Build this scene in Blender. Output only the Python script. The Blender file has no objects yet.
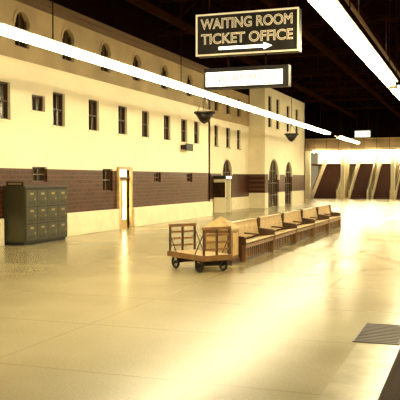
import bpy, bmesh, math, random
from mathutils import Vector, Matrix
random.seed(4)
sc = bpy.context.scene
sc.view_settings.view_transform = 'Standard'
sc.view_settings.look = 'None'

# ---------------------------------------------------------------- materials
def mat(name, col, rough=0.6, metal=0.0, var=0.12, scale=6.0, emit=None, estr=0.0, bump=0.0, spec=0.5):
    m = bpy.data.materials.new(name); m.use_nodes = True
    nt = m.node_tree; b = nt.nodes['Principled BSDF']
    b.inputs['Roughness'].default_value = rough
    b.inputs['Metallic'].default_value = metal
    b.inputs['Specular IOR Level'].default_value = spec
    tc = nt.nodes.new('ShaderNodeTexCoord')
    n = nt.nodes.new('ShaderNodeTexNoise'); n.inputs['Scale'].default_value = scale
    n.inputs['Detail'].default_value = 5
    nt.links.new(tc.outputs['Object'], n.inputs['Vector'])
    r = nt.nodes.new('ShaderNodeValToRGB')
    r.color_ramp.elements[0].position = 0.3; r.color_ramp.elements[1].position = 0.7
    r.color_ramp.elements[0].color = (*[c*(1-var) for c in col], 1)
    r.color_ramp.elements[1].color = (*[min(1, c*(1+var)) for c in col], 1)
    nt.links.new(n.outputs['Fac'], r.inputs['Fac'])
    nt.links.new(r.outputs['Color'], b.inputs['Base Color'])
    if bump:
        bp = nt.nodes.new('ShaderNodeBump'); bp.inputs['Strength'].default_value = bump
        bp.inputs['Distance'].default_value = 0.01
        nt.links.new(n.outputs['Fac'], bp.inputs['Height'])
        nt.links.new(bp.outputs['Normal'], b.inputs['Normal'])
    if emit:
        b.inputs['Emission Color'].default_value = (*emit, 1)
        b.inputs['Emission Strength'].default_value = estr
    return m

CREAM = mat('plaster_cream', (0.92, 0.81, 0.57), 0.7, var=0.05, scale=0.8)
CREAMU = mat('plaster_cream_shaded', (0.40, 0.30, 0.16), 0.8, var=0.2, scale=0.6)  # upper-wall cream, darkened to paint in the shade above the light trays
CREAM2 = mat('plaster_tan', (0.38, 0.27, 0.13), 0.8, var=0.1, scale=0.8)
HEADER = mat('header_brown', (0.22, 0.14, 0.06), 0.8, var=0.2, scale=0.8)
PLINTH = mat('marble_plinth', (0.80, 0.71, 0.48), 0.35, var=0.08, scale=2)
TRIM = mat('cornice_paint', (0.14, 0.08, 0.035), 0.7)
DARK = mat('dark_brown', (0.008, 0.003, 0.0015), 1.0, var=0.3, scale=0.7, spec=0)  # near-black brown for ceiling and topmost walls
STEEL = mat('dark_steel', (0.022, 0.008, 0.003), 1.0, var=0.2, spec=0)
GLASS = mat('dark_glass', (0.03, 0.016, 0.005), 0.2, var=0.3, scale=1)
FRAME = mat('window_frame_brown', (0.055, 0.026, 0.009), 0.5)
LOCK = mat('locker_green_metal', (0.050, 0.046, 0.020), 0.4, 0.3, var=0.1)
LOCKD = mat('locker_gap_dark', (0.008, 0.006, 0.004), 0.7)
BRASS = mat('brass', (0.30, 0.23, 0.10), 0.45, 0.5)
WOOD = mat('oak_brown', (0.20, 0.095, 0.027), 0.4, var=0.3, scale=5)
WOODL = mat('oak_light', (0.50, 0.34, 0.14), 0.35, var=0.25, scale=5)
WOODD = mat('oak_dark', (0.055, 0.022, 0.008), 0.5, var=0.25, scale=5)
IRON = mat('cast_iron', (0.015, 0.009, 0.005), 0.5, 0.4)
RUBBER = mat('rubber', (0.012, 0.008, 0.005), 0.8)
STAIRM = mat('stair_dark_red', (0.06, 0.015, 0.006), 0.6)
WHITE = mat('enamel_white', (0.80, 0.72, 0.5), 0.4, var=0.03)
LAMPC = (1.0, 0.86, 0.52)
TUBE = mat('fluorescent_glow', (0.9, 0.9, 0.8), 0.5, emit=LAMPC, estr=52)
TUBE2 = mat('fluorescent_glow_bright', (0.9, 0.9, 0.8), 0.5, emit=(1, .84, .48), estr=110)
NEON = mat('neon_letters', (0.6, 0.5, 0.3), 0.5, emit=(1, 0.78, 0.42), estr=0.55)
LITSIGN = mat('lit_sign_face', (0.9, 0.9, 0.8), 0.5, emit=(1, 0.95, 0.72), estr=2.6)
LITDOOR = mat('lit_door_glass', (0.9, 0.7, 0.3), 0.4, emit=(1, 0.80, 0.38), estr=9)
SIGNBLK = mat('sign_black', (0.008, 0.004, 0.002), 0.5)

def brickmat():
    m = bpy.data.materials.new('glazed_brick'); m.use_nodes = True
    nt = m.node_tree; b = nt.nodes['Principled BSDF']
    b.inputs['Roughness'].default_value = 0.35
    b.inputs['Specular IOR Level'].default_value = 0.3
    tc = nt.nodes.new('ShaderNodeTexCoord'); s = nt.nodes.new('ShaderNodeSeparateXYZ')
    c = nt.nodes.new('ShaderNodeCombineXYZ'); br = nt.nodes.new('ShaderNodeTexBrick')
    nt.links.new(tc.outputs['Object'], s.inputs[0])
    nt.links.new(s.outputs['Y'], c.inputs['X']); nt.links.new(s.outputs['Z'], c.inputs['Y'])
    nt.links.new(c.outputs[0], br.inputs['Vector'])
    br.inputs['Color1'].default_value = (0.032, 0.008, 0.003, 1)
    br.inputs['Color2'].default_value = (0.065, 0.018, 0.007, 1)
    br.inputs['Mortar'].default_value = (0.11, 0.05, 0.02, 1)
    br.inputs['Scale'].default_value = 1.0
    br.inputs['Brick Width'].default_value = 0.42
    br.inputs['Row Height'].default_value = 0.16
    br.inputs['Mortar Size'].default_value = 0.012
    nt.links.new(br.outputs['Color'], b.inputs['Base Color'])
    return m
BRICK = brickmat()

def floormat():
    m = bpy.data.materials.new('terrazzo_floor'); m.use_nodes = True
    nt = m.node_tree; L = nt.links.new; N = nt.nodes.new
    b = nt.nodes['Principled BSDF']
    tc = N('ShaderNodeTexCoord'); s = N('ShaderNodeSeparateXYZ'); L(tc.outputs['Object'], s.inputs[0])
    n1 = N('ShaderNodeTexNoise'); n1.inputs['Scale'].default_value = 0.25; n1.inputs['Detail'].default_value = 4
    L(tc.outputs['Object'], n1.inputs['Vector'])
    r1 = N('ShaderNodeValToRGB'); e = r1.color_ramp.elements
    e[0].position = 0.28; e[0].color = (0.23, 0.19, 0.092, 1)
    e[1].position = 0.72; e[1].color = (0.35, 0.29, 0.155, 1)
    L(n1.outputs['Fac'], r1.inputs['Fac'])
    n2 = N('ShaderNodeTexNoise'); n2.inputs['Scale'].default_value = 35; n2.inputs['Detail'].default_value = 3
    L(tc.outputs['Object'], n2.inputs['Vector'])
    mp = N('ShaderNodeMapRange'); mp.inputs['To Min'].default_value = 0.75; mp.inputs['To Max'].default_value = 1.25
    L(n2.outputs['Fac'], mp.inputs['Value'])
    mx = N('ShaderNodeVectorMath'); mx.operation = 'SCALE'
    L(r1.outputs['Color'], mx.inputs[0]); L(mp.outputs[0], mx.inputs['Scale'])
    def joint(out, period, w):
        a = N('ShaderNodeMath'); a.operation = 'DIVIDE'; a.inputs[1].default_value = period; L(out, a.inputs[0])
        f = N('ShaderNodeMath'); f.operation = 'FRACT'; L(a.outputs[0], f.inputs[0])
        c = N('ShaderNodeMath'); c.operation = 'LESS_THAN'; c.inputs[1].default_value = w/period; L(f.outputs[0], c.inputs[0])
        return c.outputs[0]
    j1 = joint(s.outputs['X'], 2.6, 0.02); j2 = joint(s.outputs['Y'], 2.4, 0.03)
    mm = N('ShaderNodeMath'); mm.operation = 'MAXIMUM'; L(j1, mm.inputs[0]); L(j2, mm.inputs[1])
    ms = N('ShaderNodeMath'); ms.operation = 'MULTIPLY'; ms.inputs[1].default_value = 0.35; L(mm.outputs[0], ms.inputs[0])
    mix = N('ShaderNodeMixRGB'); mix.inputs['Color2'].default_value = (0.12, 0.085, 0.04, 1)
    L(ms.outputs[0], mix.inputs['Fac']); L(mx.outputs[0], mix.inputs['Color1'])
    L(mix.outputs[0], b.inputs['Base Color'])
    mr = N('ShaderNodeMapRange'); mr.inputs['From Min'].default_value = 0.3; mr.inputs['From Max'].default_value = 0.7
    mr.inputs['To Min'].default_value = 0.20; mr.inputs['To Max'].default_value = 0.26
    L(n1.outputs['Fac'], mr.inputs['Value']); L(mr.outputs[0], b.inputs['Roughness'])
    b.inputs['IOR'].default_value = 1.45
    return m
FLOOR = floormat()

# ---------------------------------------------------------------- builder
class B:
    def __init__(s, name):
        s.name = name; s.bm = bmesh.new(); s.m = []; s.M = Matrix.Identity(4)
    def mi(s, m):
        if m not in s.m: s.m.append(m)
        return s.m.index(m)
    def face(s, pts, m):
        f = s.bm.faces.new([s.bm.verts.new(s.M @ Vector(p)) for p in pts]); f.material_index = s.mi(m); return f
    def hexa(s, v, m):
        vs = [s.bm.verts.new(s.M @ Vector(p)) for p in v]
        for q in ((0,3,2,1),(4,5,6,7),(0,1,5,4),(1,2,6,5),(2,3,7,6),(3,0,4,7)):
            f = s.bm.faces.new([vs[i] for i in q]); f.material_index = s.mi(m)
    def box(s, x0, x1, y0, y1, z0, z1, m):
        s.hexa([(x0,y0,z0),(x1,y0,z0),(x1,y1,z0),(x0,y1,z0),(x0,y0,z1),(x1,y0,z1),(x1,y1,z1),(x0,y1,z1)], m)
    def prism(s, pts, ext, m):
        ext = Vector(ext); a = [s.bm.verts.new(s.M @ Vector(p)) for p in pts]
        c = [s.bm.verts.new(s.M @ (Vector(p)+ext)) for p in pts]; n = len(pts); k = s.mi(m)
        for f in ([s.bm.faces.new(a), s.bm.faces.new(c[::-1])] +
                  [s.bm.faces.new([a[i], c[i], c[(i+1)%n], a[(i+1)%n]]) for i in range(n)]):
            f.material_index = k
    def cyl(s, p0, p1, r0, m, r1=None, seg=16):
        if r1 is None: r1 = r0
        p0 = Vector(p0); p1 = Vector(p1); d = (p1-p0).normalized()
        u = d.orthogonal().normalized(); w = d.cross(u); k = s.mi(m)
        A = []; C = []
        for i in range(seg):
            a = 2*math.pi*i/seg; o = u*math.cos(a)+w*math.sin(a)
            A.append(s.bm.verts.new(s.M @ (p0+o*r0))); C.append(s.bm.verts.new(s.M @ (p1+o*r1)))
        for i in range(seg):
            f = s.bm.faces.new([A[i], A[(i+1)%seg], C[(i+1)%seg], C[i]]); f.material_index = k; f.smooth = True
        s.bm.faces.new(A[::-1]).material_index = k; s.bm.faces.new(C).material_index = k
    def ring(s, c, ax, ro, ri, w, m, seg=24):
        c = Vector(c); ax = Vector(ax).normalized(); u = ax.orthogonal().normalized(); v = ax.cross(u); k = s.mi(m)
        R = []
        for i in range(seg):
            a = 2*math.pi*i/seg; o = u*math.cos(a)+v*math.sin(a)
            R.append([s.bm.verts.new(s.M @ (c+o*r+ax*t)) for r, t in ((ro,-w/2),(ro,w/2),(ri,w/2),(ri,-w/2))])
        for i in range(seg):
            p = R[i]; q = R[(i+1)%seg]
            for j in range(4):
                s.bm.faces.new([p[j], q[j], q[(j+1)%4], p[(j+1)%4]]).material_index = k
    def done(s, bevel=0.0, loc=(0,0,0), rotz=0.0):
        bmesh.ops.recalc_face_normals(s.bm, faces=s.bm.faces)
        me = bpy.data.meshes.new(s.name); s.bm.to_mesh(me); s.bm.free()
        for m in s.m: me.materials.append(m)
        o = bpy.data.objects.new(s.name, me); sc.collection.objects.link(o)
        o.location = loc; o.rotation_euler = (0, 0, rotz)
        if bevel:
            md = o.modifiers.new('bevel', 'BEVEL'); md.width = bevel; md.segments = 2; md.limit_method = 'ANGLE'
        return o

# ---------------------------------------------------------------- shell
XW = -14.0; XR = 12.0; Y0 = -10.0; YE = 80.0; ZC = 10.5
f = B('floor'); f.box(-20, XR, Y0, YE+14, -0.2, 0, FLOOR); f.done()
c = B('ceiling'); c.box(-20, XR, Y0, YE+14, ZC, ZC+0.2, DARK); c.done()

def cells(b, x0, x1, ya, yb, zones, holes):
    ys = sorted({ya, yb, *[h[0] for h in holes], *[h[1] for h in holes]})
    zs = sorted({zones[0][0], *[z[1] for z in zones], *[h[2] for h in holes], *[h[3] for h in holes]})
    for i in range(len(ys)-1):
        for j in range(len(zs)-1):
            cy = (ys[i]+ys[i+1])/2; cz = (zs[j]+zs[j+1])/2
            if any(h[0] < cy < h[1] and h[2] < cz < h[3] for h in holes): continue
            m = next(z[2] for z in zones if z[0] < cz < z[1])
            b.box(x0, x1, ys[i], ys[i+1], zs[j], zs[j+1], m)

wn = [0]
def window(y0, y1, z0, z1, xw, arch=False, mull=1, trans=1, name=None, surround=CREAM, backm=GLASS, frame=FRAME, sill=True):
    wn[0] += 1
    b = B(name or 'window_%d' % wn[0]); g = xw-0.16; t = 0.05; fx0 = g; fx1 = g+0.06
    b.box(g-0.03, g, y0, y1, z0, z1, backm)
    b.box(fx0, fx1, y0, y0+t, z0, z1, frame); b.box(fx0, fx1, y1-t, y1, z0, z1, frame)
    b.box(fx0, fx1, y0+t, y1-t, z0, z0+t, frame); b.box(fx0, fx1, y0+t, y1-t, z1-t, z1, frame)
    for i in range(mull):
        y = y0+(y1-y0)*(i+1)/(mull+1); b.box(fx0, fx1, y-0.02, y+0.02, z0+t, z1-t, frame)
    for i in range(trans):
        z = z0+(z1-z0)*(i+1)/(trans+1); b.box(fx0, fx1+0.01, y0+t, y1-t, z-0.025, z+0.025, frame)
    if sill: b.box(xw+0.002, xw+0.05, y0-0.06, y1+0.06, z0-0.07, z0, surround)
    if arch:
        r = (y1-y0)/2; cy = (y0+y1)/2; zc = z1-r; n = 10
        for sgn in (-1, 1):
            pts = [(xw-0.15, cy+sgn*r, z1)]
            for i in range(n+1):
                a = math.pi/2*i/n
                pts.append((xw-0.15, cy+sgn*r*math.cos(a), zc+r*math.sin(a)))
            b.prism(pts, (0.15, 0, 0), surround)
        for i in range(16):
            a0 = math.pi*i/16; a1 = math.pi*(i+1)/16
            P = [(cy+q*math.cos(a), zc+q*math.sin(a)) for a, q in ((a0, r), (a0, r+.12), (a1, r+.12), (a1, r))]
            b.prism([(xw+0.002, p[0], p[1]) for p in P], (0.03, 0, 0), surround)
    return b.done()

ZP, ZB, ZK = 0.85, 2.45, 8.1
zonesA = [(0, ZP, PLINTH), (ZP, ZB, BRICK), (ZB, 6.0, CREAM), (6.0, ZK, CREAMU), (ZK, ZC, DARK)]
winA = [(19.85, 20.7), (23.3, 24.15), (25.95, 26.8), (28.55, 29.4), (30.95, 31.75), (33.5, 34.35), (35.8, 36.65), (37.7, 38.5), (14.5, 15.4), (17.2, 18.0)]
holesA = [(a, b, 4.0, 5.2) for a, b in winA]
holesA.append((21.95, 22.8, 4.42, 4.98))
low = [(21.95, 22.9, 2.0, 2.52), (27.1, 28.0, 1.6, 2.52), (32.3, 33.1, 1.95, 2.4), (36.6, 37.4, 1.95, 2.4)]
arches = [(y-0.42, y+0.42, 6.45, 7.6) for y in (15.4, 18.4, 21.4, 24.4, 27.4, 30.4, 33.6, 37.0)]
door = (28.5, 29.6, 0.0, 2.5)
w = B('wall_left')
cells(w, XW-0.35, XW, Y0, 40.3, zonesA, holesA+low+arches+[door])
w.done()
for h in holesA: window(*h, XW, trans=1 if h[3]-h[2] > .8 else 0)
for h in low: window(*h, XW, trans=1, sill=False)
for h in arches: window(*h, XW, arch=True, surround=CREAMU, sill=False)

XB = -15.2
archB = [(46.1, 48.2, 0.0, 3.4)]
winB = [(44.6, 45.3, 6.4, 7.6), (47, 47.8, 6.4, 7.6), (49.4, 50.2, 6.4, 7.6), (44.6, 45.3, 4.2, 5.5), (47, 47.8, 4.2, 5.5), (49.4, 50.2, 4.2, 5.5)]
w = B('wall_left_recess')
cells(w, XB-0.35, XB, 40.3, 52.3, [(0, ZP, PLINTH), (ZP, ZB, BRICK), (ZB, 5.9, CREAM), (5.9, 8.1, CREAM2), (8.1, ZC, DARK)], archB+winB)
w.box(XB, XW, 40.0, 40.3, 0, ZK, CREAM2)
w.box(XB, XW, 52.3, 52.6, 0, 1.1, PLINTH); w.box(XB, XW, 52.3, 52.6, 1.1, 2.45, BRICK); w.box(XB, XW, 52.3, 52.6, 2.45, 8.8, CREAM)
w.done()
window(*archB[0], XB, arch=True, mull=3, trans=3, name='door_1', surround=CREAM, sill=False)
for h in winB: window(*h, XB, trans=1, surround=CREAM2)
w = B('wall_left_far')
archC = [(53.3, 56.4, 0.0, 3.6), (58.5, 60.9, 0.0, 3.5)]
winC = [(53.2, 54.2, 5.9, 8.2), (55.6, 56.6, 5.9, 8.2), (59.0, 60.0, 5.9, 8.0), (62.2, 63.2, 5.9, 8.0)]
cells(w, XW-0.35, XW, 52.6, 66.0, [(0, 1.1, PLINTH), (1.1, ZB, BRICK), (ZB, 8.8, CREAM), (8.8, ZC, DARK)], archC+winC)
w.box(-18.0, XW, 65.7, 66.0, 0, ZC, CREAM2)
w.box(-18.3, -18.0, 66.0, YE+8, 0, ZC, CREAM2)
w.done()
window(*archC[0], XW, arch=True, mull=3, trans=3, name='door_2', sill=False)
window(*archC[1], XW, arch=True, mull=2, trans=3, name='door_3', sill=False)
for h in winC: window(*h, XW, trans=2)

t = B('trim_1'); t.box(XW, XW+0.3, Y0, 40.3, ZK-0.05, ZK+0.12, TRIM); t.box(XW, XW+0.15, Y0, 40.3, ZK-0.2, ZK-0.05, TRIM); t.done()
t = B('baseboard_left')
t.box(XW, XW+0.16, 22.95, 28.3, 0, ZP, PLINTH); t.box(XW, XW+0.16, 29.8, 40.3, 0, ZP-0.05, PLINTH)
t.box(XW, XW+0.16, Y0, 20.1, 0, ZP, PLINTH)
t.done(0.02)
t = B('trim_2'); t.box(XW, XW+0.05, Y0, 40.3, 5.92, 6.0, CREAM); t.done()

d = B('door_4')
y0, y1 = door[0], door[1]
d.box(XW-0.2, XW+0.1, y0-0.14, y0, 0, 2.6, WOODL); d.box(XW-0.2, XW+0.1, y1, y1+0.14, 0, 2.6, WOODL)
d.box(XW-0.2, XW+0.1, y0, y1, 2.5, 2.62, WOODL); d.box(XW-0.2, XW+0.02, y0, y1, 2.12, 2.2, WOODD)
d.box(XW-0.18, XW-0.13, y0, y1, 2.2, 2.5, LITDOOR)
for a, b_ in ((y0, (y0+y1)/2-.01), ((y0+y1)/2+.01, y1)):
    d.box(XW-0.18, XW-0.1, a, a+0.09, 0, 2.12, WOODL); d.box(XW-0.18, XW-0.1, b_-0.09, b_, 0, 2.12, WOODL)
    d.box(XW-0.18, XW-0.1, a+.09, b_-.09, 0, 0.35, WOODL); d.box(XW-0.18, XW-0.1, a+.09, b_-.09, 2.0, 2.12, WOODL)
    d.box(XW-0.16, XW-0.13, a+.09, b_-.09, 0.35, 2.0, LITDOOR)
    d.cyl((XW-0.06, b_-.05 if a == y0 else a+.05, .9), (XW-0.06, b_-.05 if a == y0 else a+.05, 1.2), .015, BRASS)
d.done()

w = B('wall_right'); w.box(XR, XR+0.3, Y0, YE+14, 0, 1.0, PLINTH); w.box(XR, XR+0.3, Y0, YE+14, 1, 2.45, BRICK)
w.box(XR, XR+0.3, Y0, YE+14, 2.45, 8.1, CREAM2); w.box(XR, XR+0.3, Y0, YE+14, 8.1, ZC, DARK); w.done()

w = B('wall_back_header')
w.box(-18, XR, YE, YE+0.4, 5.2, 6.4, HEADER)
w.box(-18, XR, YE, YE+0.4, 6.4, ZC, DARK)
w.box(-18, XR, YE-0.12, YE, 5.15, 5.4, CREAM2)
w.box(-18, XR, YE-0.1, YE, 6.3, 6.42, CREAM2)
w.done()
w = B('wall_back_pier'); w.box(-18, -16.4, YE, YE+0.4, 0, 5.14, CREAM); w.done()
w = B('wall_back'); w.box(-18, XR, YE+12.6, YE+13, 0, 6.4, CREAM); w.done()
w = B('ceiling_upper_landing'); w.box(-18, XR, YE+0.41, YE+13, 6.41, 6.5, CREAM); w.done()
w = B('floor_upper_landing'); w.box(-18, XR, YE+8.05, YE+12.55, 3.7, 3.9, TRIM); w.done()
xs = [(-16.1, -13.5), (-12.2, -10.3), (-9.8, -7.95), (-7.45, -5.6), (-5.1, -3.2), (-2.7, -0.8), (-0.3, 1.6), (2.1, 4.0), (4.5, 6.4)]
NST = 22; run = 8.0/NST; rise = 3.9/NST
for a, b_ in xs:
    s = B('staircase')
    for i in range(NST):
        s.box(a+.05, b_-.05, YE+i*run, YE+8.0, i*rise, (i+1)*rise, STAIRM)
    for x in (a, b_):
        s.prism([(x-.08, YE-.1, 0), (x-.08, YE-.1, .95), (x-.08, YE+7.9, 4.85), (x-.08, YE+7.9, 0)], (.16, 0, 0), WHITE)
        s.cyl((x, YE-.1, 1.0), (x, YE+7.9, 4.9), .05, WOODD, seg=8)
    s.done()
for i in range(len(xs)-1):
    x = (xs[i][1]+xs[i+1][0])/2
    if i % 2 == 0:
        p = B('column'); p.box(x-.2, x+.2, YE-.5, YE-.12, 0.3, 4.9, CREAM); p.box(x-.25, x+.25, YE-.55, YE-.12, 0, .3, PLINTH)
        p.box(x-.25, x+.25, YE-.55, YE-.12, 4.9, 5.14, PLINTH); p.done(.02)

# ---------------------------------------------------------------- roof
for k, y in enumerate(range(8, 80, 8)):
    t = B('roof_truss')
    xa, xb, zl, zh = -13.6, 11.9, 8.7, 10.35
    t.box(xa, xb, y-.1, y+.1, zl, zl+.18, STEEL); t.box(xa, xb, y-.1, y+.1, zh-.15, zh+.1, STEEL)
    n = 12; st = (xb-xa)/n
    for i in range(n):
        x = xa+i*st; z0_, z1_ = (zl+.1, zh-.05) if i % 2 == 0 else (zh-.05, zl+.1)
        t.cyl((x, y, z0_), (x+st, y, z1_), .06, STEEL, seg=6)
        t.box(x-.05, x+.05, y-.05, y+.05, zl+.1, zh, STEEL)
    t.done()
for x in (-11.5, -7, -4.2, -1.2, 3, 7):
    t = B('roof_purlin'); t.box(x-.09, x+.09, Y0, YE-.2, 8.42, 8.7, STEEL); t.done()
t = B('ceiling_pipe'); t.cyl((-3.4, Y0, 7.2), (-3.4, 70, 7.2), .06, TRIM, seg=10)
for y in range(8, 70, 8): t.cyl((-3.4, y, 7.2), (-3.4, y, 8.75), .02, FRAME, seg=6)
t.done()

# ---------------------------------------------------------------- light strips
def strip(x, ya, yb, z):
    b = B('fluorescent_light_fixture')
    b.box(x-.24, x+.24, ya, yb, z+.052, z+.075, WHITE)
    b.box(x-.08, x+.08, ya, yb, z+.075, z+.13, STEEL)
    b.box(x-.13, x+.13, ya+.02, yb-.02, z-.06, z+.05, TUBE)
    b.box(x-.14, x+.14, ya, ya+.02, z-.07, z+.05, WHITE); b.box(x-.14, x+.14, yb-.02, yb, z-.07, z+.05, WHITE)
    y = ya+1.0
    while y < yb:
        b.cyl((x, y, z+.13), (x, y, ZC-.02), .015, STEEL, seg=6); y += 8
    return b.done()
LZ = 5.12
strip(-9, 6, 49.8, LZ); strip(-9, 53.7, 63.5, LZ)
strip(-2.45, 7, 24.5, LZ); strip(-2.45, 25.4, 47, LZ); strip(-2.45, 49, 70, LZ)
strip(6, 8, 30, LZ); strip(6, 32, 70, LZ)  # out-of-view strip rows, added on the right as extra fill light
for k in range(9):
    x = -16+k*2.6
    b = B('fluorescent_light_fixture'); b.box(x, x+1.7, YE-.9, YE-.72, 4.92, 5.06, TUBE); b.box(x, x+1.7, YE-.9, YE-.72, 5.06, 5.12, WHITE)
    for q in (x+.2, x+1.5): b.cyl((q, YE-.83, 5.12), (q, YE-.83, ZC-.02), .02, STEEL, seg=6)
    b.done()
b = B('fluorescent_light_fixture'); b.box(-17.5, 8, YE+9.8, YE+10.2, 6.0, 6.25, TUBE2); b.box(-17.5, 8, YE+9.9, YE+10, 6.25, 6.4, WHITE); b.done()

for y in (25.3, 39.0):
    p = B('hanging_bowl_lamp'); x = -9; z = 4.5
    p.cyl((x, y, z-.42), (x, y, z-.34), .05, IRON, r1=.16)
    p.cyl((x, y, z-.34), (x, y, z-.07), .16, IRON, r1=.34, seg=20)
    p.cyl((x, y, z-.07), (x, y, z), .38, IRON, seg=20)
    for a in range(3):
        q = a*2.094; p.cyl((x+.34*math.cos(q), y+.34*math.sin(q), z), (x, y, LZ-.14), .008, IRON, seg=6)
    p.cyl((x, y, LZ-.16), (x, y, LZ-.062), .05, IRON, seg=8)
    p.done()

# ---------------------------------------------------------------- hanging signs
def text(s, x, y, z, size, mat_, parent, width=None, bevel=.007, outline=True):
    cu = bpy.data.curves.new('lettering', 'FONT'); cu.body = s; cu.size = size; cu.align_x = 'CENTER'; cu.align_y = 'CENTER'
    if outline: cu.fill_mode = 'NONE'; cu.bevel_depth = bevel; cu.bevel_resolution = 1
    else: cu.extrude = .004
    cu.materials.append(mat_)
    o = bpy.data.objects.new('lettering', cu); sc.collection.objects.link(o)
    o.location = (x, y, z); o.rotation_euler = (math.pi/2, 0, 0)
    bpy.context.view_layer.update()
    if width: o.scale.x = width/o.dimensions.x
    o.parent = parent
    return o
SX0, SX1, SY = -5.45, -3.27, 14.8
s = B('cabinet'); z0, z1 = 4.66, 5.52
s.box(SX0, SX1, SY, SY+.25, z0, z1, SIGNBLK)
s.box(SX0, SX1, SY-.03, SY, z0, z0+.03, NEON); s.box(SX0, SX1, SY-.03, SY, z1-.03, z1, NEON)
s.box(SX0, SX0+.03, SY-.03, SY, z0+.03, z1-.03, NEON); s.box(SX1-.03, SX1, SY-.03, SY, z0+.03, z1-.03, NEON)
s.box(SX0+.5, SX1-.72, SY-.02, SY, z0+.11, z0+.17, LITSIGN)
s.prism([(SX1-.72, SY-.02, z0+.07), (SX1-.72, SY-.02, z0+.21), (SX1-.55, SY-.02, z0+.14)], (0, .02, 0), LITSIGN)
for x in (SX0+.25, SX1-.25): s.cyl((x, SY+.12, z1), (x, SY+.12, ZC), .02, STEEL, seg=8)
cab = s.done()
e = bpy.data.objects.new('hanging_neon_sign', None); sc.collection.objects.link(e); cab.parent = e
xc = (SX0+SX1)/2
text('WAITING ROOM', xc, SY-.02, 5.30, .29, NEON, e, 1.95)
text('TICKET OFFICE', xc, SY-.02, 4.99, .29, NEON, e, 1.95)
s = B('cabinet'); a0, a1 = -5.28, -3.48
s.box(a0, a1, SY, SY+.22, 3.97, 4.40, SIGNBLK); s.box(a0+.05, a1-.12, SY-.02, SY, 4.02, 4.31, LITSIGN)
for x in (a0+.5, a1-.5): s.cyl((x, SY+.11, 4.40), (x, SY+.11, 4.65), .02, STEEL, seg=8)
cab = s.done()
e = bpy.data.objects.new('hanging_lightbox_sign', None); sc.collection.objects.link(e); cab.parent = e
FADED = mat('faded_lettering', (0.30, 0.24, 0.12), 0.8, spec=0)
text('INFORMATION', (a0+a1)/2-.03, SY-.026, 4.165, .17, FADED, e, 1.35, outline=False)
s = B('distant_lit_sign'); s.box(-11.3, -9.6, YE-3, YE-2.8, 6.3, 7.1, SIGNBLK); s.box(-11.2, -9.7, YE-3.03, YE-3, 6.35, 6.95, LITSIGN)
s.box(-11.2, -9.7, YE-3.04, YE-3.03, 6.6, 6.66, SIGNBLK)
for x in (-11, -9.9): s.cyl((x, YE-2.9, 7.1), (x, YE-2.9, ZC), .03, STEEL, seg=6)
s.done()

# ---------------------------------------------------------------- lockers
l = B('coin_locker_bank'); x0, x1, y0, y1 = -13.95, -13.13, 20.2, 22.8
l.box(x0, x1-.03, y0, y1, .1, 1.85, LOCK); l.box(x0, x1-.08, y0+.03, y1-.03, 0, .1, LOCKD)
l.box(x1-.03, x1-.02, y0+.02, y1-.02, .12, 1.83, LOCKD)
nc, nr = 4, 3
cw = (y1-y0-.04)/nc; ch = (1.85-.12-.1)/nr
for i in range(nc):
    for j in range(nr):
        ya = y0+.03+i*cw; za = .13+j*ch
        l.box(x1-.03, x1, ya+.015, ya+cw-.015, za+.018, za+ch-.018, LOCK)
        l.box(x1, x1+.012, ya+cw*.35, ya+cw*.65, za+ch*.70, za+ch*.82, BRASS)
        l.box(x1, x1+.02, ya+cw*.72, ya+cw*.8, za+ch*.4, za+ch*.50, BRASS)
        for k in range(3): l.box(x1, x1+.006, ya+.12, ya+cw-.12, za+.07+k*.04, za+.085+k*.04, LOCKD)
l.box(x0, x1, y0-.01, y1+.01, 1.85, 1.88, LOCK)
l.box(x0+.1, x1-.1, y0+.02, y0+.06, 1.88, 2.02, LOCKD)
l.box(x0+.16, x1-.16, y0+.014, y0+.02, 1.92, 1.98, BRASS)
l.done(.004)

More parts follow.
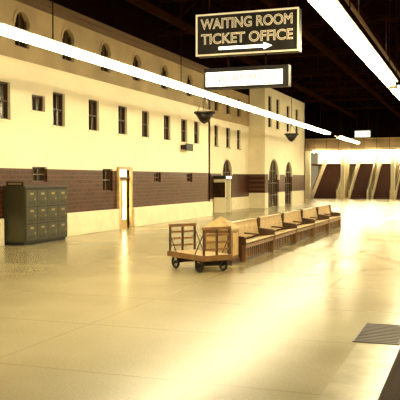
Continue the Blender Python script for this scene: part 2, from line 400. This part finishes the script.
# ---------------------------------------------------------------- bench row
XC = -5.9
def bench(y0, y1):
    b = B('waiting_bench')
    for sg in (1, -1):
        for k in range(5):
            xa = XC+sg*(.10+k*.095); z = .42+.012*k
            b.box(min(xa, xa+sg*.085), max(xa, xa+sg*.085), y0+.04, y1-.04, z, z+.03, WOODL)
        for k in range(5):
            z = .5+k*.09; o = .10-.014*k
            b.hexa([(XC+sg*o, y0+.04, z), (XC+sg*(o-.03), y0+.04, z), (XC+sg*(o-.03), y1-.04, z), (XC+sg*o, y1-.04, z),
                    (XC+sg*(o-.014), y0+.04, z+.08), (XC+sg*(o-.044), y0+.04, z+.08), (XC+sg*(o-.044), y1-.04, z+.08), (XC+sg*(o-.014), y1-.04, z+.08)], WOODL)
        b.box(min(XC+sg*.5, XC+sg*.53), max(XC+sg*.5, XC+sg*.53), y0+.04, y1-.04, .34, .43, WOOD)
        n = 14
        for k in range(n):
            y = y0+.08+(y1-y0-.16)*k/(n-1)
            b.box(min(XC+sg*.40, XC+sg*.43), max(XC+sg*.40, XC+sg*.43), y-.045, y+.045, .06, .42, WOOD)
        b.box(min(XC+sg*.38, XC+sg*.44), max(XC+sg*.38, XC+sg*.44), y0+.04, y1-.04, 0, .06, WOODD)
        for y in (y0, (y0+y1)/2-.02, y1-.04):
            b.prism([(XC+sg*.02, y, .42), (XC+sg*.54, y, .42), (XC+sg*.54, y, .60), (XC+sg*.48, y, .64), (XC+sg*.12, y, .68), (XC+sg*.02, y, .70)] if y != (y0+y1)/2-.02 else
                    [(XC+sg*.06, y, .61), (XC+sg*.5, y, .58), (XC+sg*.5, y, .62), (XC+sg*.06, y, .65)], (0, .04, 0), WOODD)
        for y in (y0, y1-.04):
            b.box(min(XC+sg*.44, XC+sg*.54), max(XC+sg*.44, XC+sg*.54), y, y+.04, 0, .42, WOOD)
            b.box(min(XC, XC+sg*.44), max(XC, XC+sg*.44), y, y+.04, .0, .42, WOODD)
    b.box(XC-.06, XC+.06, y0+.04, y1-.04, .945, .97, WOODL)
    for y in (y0, y1-.04): b.box(XC-.1, XC+.1, y, y+.04, .7, .99, WOODD)
    b.done(.005)
ys = 18.15; seg = 2.95
for i in range(5): bench(ys+i*seg+.02, ys+(i+1)*seg-.06)
p = B('wooden_end_pedestal'); a, c_, ya, yb = XC-.36, XC+.38, 17.45, 18.1
p.box(a-.03, c_+.03, ya-.03, yb+.03, 0, .12, WOODD); p.box(a, c_, ya, yb, .12, .84, WOOD)
p.box(a+.1, c_-.1, ya-.015, ya, .2, .76, WOODL); p.box(a-.03, c_+.03, ya-.03, yb+.03, .84, .9, WOODL)
p.box(c_, c_+.015, ya+.1, yb-.1, .2, .76, WOODL)
xm, ym = (a+c_)/2, (ya+yb)/2
for q in (((a, ya), (c_, ya)), ((c_, ya), (c_, yb)), ((c_, yb), (a, yb)), ((a, yb), (a, ya))):
    p.face([(*q[0], .9), (*q[1], .9), (xm, ym, 1.17)], WOODL)
p.done(.006)

# ---------------------------------------------------------------- baggage cart
b = B('baggage_cart'); Lh, Wh, dz = .74, .38, .36
b.box(-Lh, Lh, -Wh, Wh, dz-.05, dz, WOODD)
for k in range(6):
    y = -Wh+.01+k*(2*Wh/6); b.box(-Lh-.02, Lh+.02, y, y+2*Wh/6-.015, dz, dz+.03, WOODL)
for y in (-Wh-.02, Wh-.02): b.box(-Lh-.03, Lh+.03, y, y+.04, dz-.09, dz+.035, WOOD)
for x in (-Lh-.03, Lh-.01): b.box(x, x+.04, -Wh, Wh, dz-.09, dz+.035, WOOD)
for sx in (-1, 1):
    x = sx*(Lh-.03)
    for y in (-Wh+.03, 0, Wh-.03): b.box(x-.022, x+.022, y-.022, y+.022, dz+.03, 1.0, WOODD)
    for z in (.50, .66, .82): b.box(x-.012, x+.012, -Wh+.03, Wh-.03, z, z+.05, WOOD)
    b.box(x-.03, x+.03, -Wh, Wh, .96, 1.03, WOOD)
    for y in (-Wh, Wh): b.cyl((x, y, .85), (x-sx*.32, y, dz+.03), .012, IRON, seg=6)
    xa = sx*(Lh-.24)
    b.cyl((xa, -Wh+.06, .15), (xa, Wh-.06, .15), .02, IRON)
    b.box(xa-.04, xa+.04, -.2, .2, .15, dz-.05, IRON)
    for y in (-Wh+.05, Wh-.05):
        b.ring((xa, y, .15), (0, 1, 0), .15, .115, .05, RUBBER)
        b.cyl((xa, y-.04, .15), (xa, y+.04, .15), .035, IRON, seg=12)
        for q in range(4):
            an = q*math.pi/4; dx, dzz = math.cos(an)*.12, math.sin(an)*.12
            b.cyl((xa-dx, y, .15-dzz), (xa+dx, y, .15+dzz), .010, IRON, seg=6)
b.cyl((-Lh, 0, .2), (-Lh-.12, 0, .3), .018, IRON, seg=8)
b.cyl((-Lh-.12, -.14, .3), (-Lh-.12, .14, .3), .018, IRON, seg=8)
b.done(.004, loc=(-5.95, 16.35, 0), rotz=math.radians(-36))

# ---------------------------------------------------------------- kiosk
k = B('phone_booth'); x0, x1, y0, y1 = -15.15, -14.4, 44.3, 45.5
k.box(x0, x1, y0, y0+.08, 0, 2.15, WHITE); k.box(x0, x1, y1-.08, y1, 0, 2.15, WHITE)
k.box(x0, x0+.06, y0+.08, y1-.08, 0, 2.1, WHITE); k.box(x0, x1+.04, y0-.04, y1+.04, 2.1, 2.3, SIGNBLK)
k.box(x1+.04, x1+.05, y0+.1, y1-.1, 2.13, 2.27, LITSIGN)
k.box(x0, x1, y0-.02, y0, .95, 1.9, GLASS)
k.box(x0+.06, x0+.3, y0+.4, y0+.75, 1.1, 1.6, IRON); k.box(x0+.06, x1-.2, y0+.08, y1-.08, .85, .9, WOODD)
k.cyl((x0+.34, y0+.45, 1.15), (x0+.34, y0+.45, 1.4), .03, IRON)
k.done()

s = B('wall_loudspeaker'); s.box(XW, XW+.3, 35.7, 36.5, 3.62, 3.85, IRON); s.box(XW+.3, XW+.36, 35.6, 36.6, 3.55, 3.92, IRON); s.done(.02)
g = B('floor_grate'); g.box(-1.42, -.85, 9.7, 11.05, .001, .006, SIGNBLK)
for i in range(14): g.box(-1.42, -.85, 9.72+i*.096, 9.745+i*.096, .006, .012, WOODD)
for x in (-1.43, -.87): g.box(x, x+.02, 9.7, 11.05, .002, .014, FRAME)
g.done()
MAT = mat('black_rubber_mat', (0.03, 0.015, 0.006), 0.8, spec=.15)
PALE = mat('pale_border_stone', (0.31, 0.26, 0.14), 0.25, var=0.15, scale=3)
m_ = B('floor_mat'); m_.box(-.82, 1.2, -2, 9.55, .001, .012, MAT)
for i in range(20): m_.box(-.8+i*.1, -.77+i*.1, -1.9, 9.5, .012, .016, MAT)
m_.done()
t = B('trim_3'); t.box(-1.36, -.82, -2, 9.68, .0005, .004, PALE); t.done()

# ---------------------------------------------------------------- world & camera
wd = bpy.data.worlds.new('World'); sc.world = wd; wd.use_nodes = True
wd.node_tree.nodes['Background'].inputs['Color'].default_value = (1, .8, .45, 1)
wd.node_tree.nodes['Background'].inputs['Strength'].default_value = 0.3
cam = bpy.data.cameras.new('camera'); co = bpy.data.objects.new('camera', cam); sc.collection.objects.link(co)
cam.sensor_width = 36; cam.lens = 36*750/400
co.location = (0, 0, 2.1); co.rotation_euler = (math.radians(90-1.6), 0, math.radians(19.93))
cam.clip_end = 300
sc.camera = co
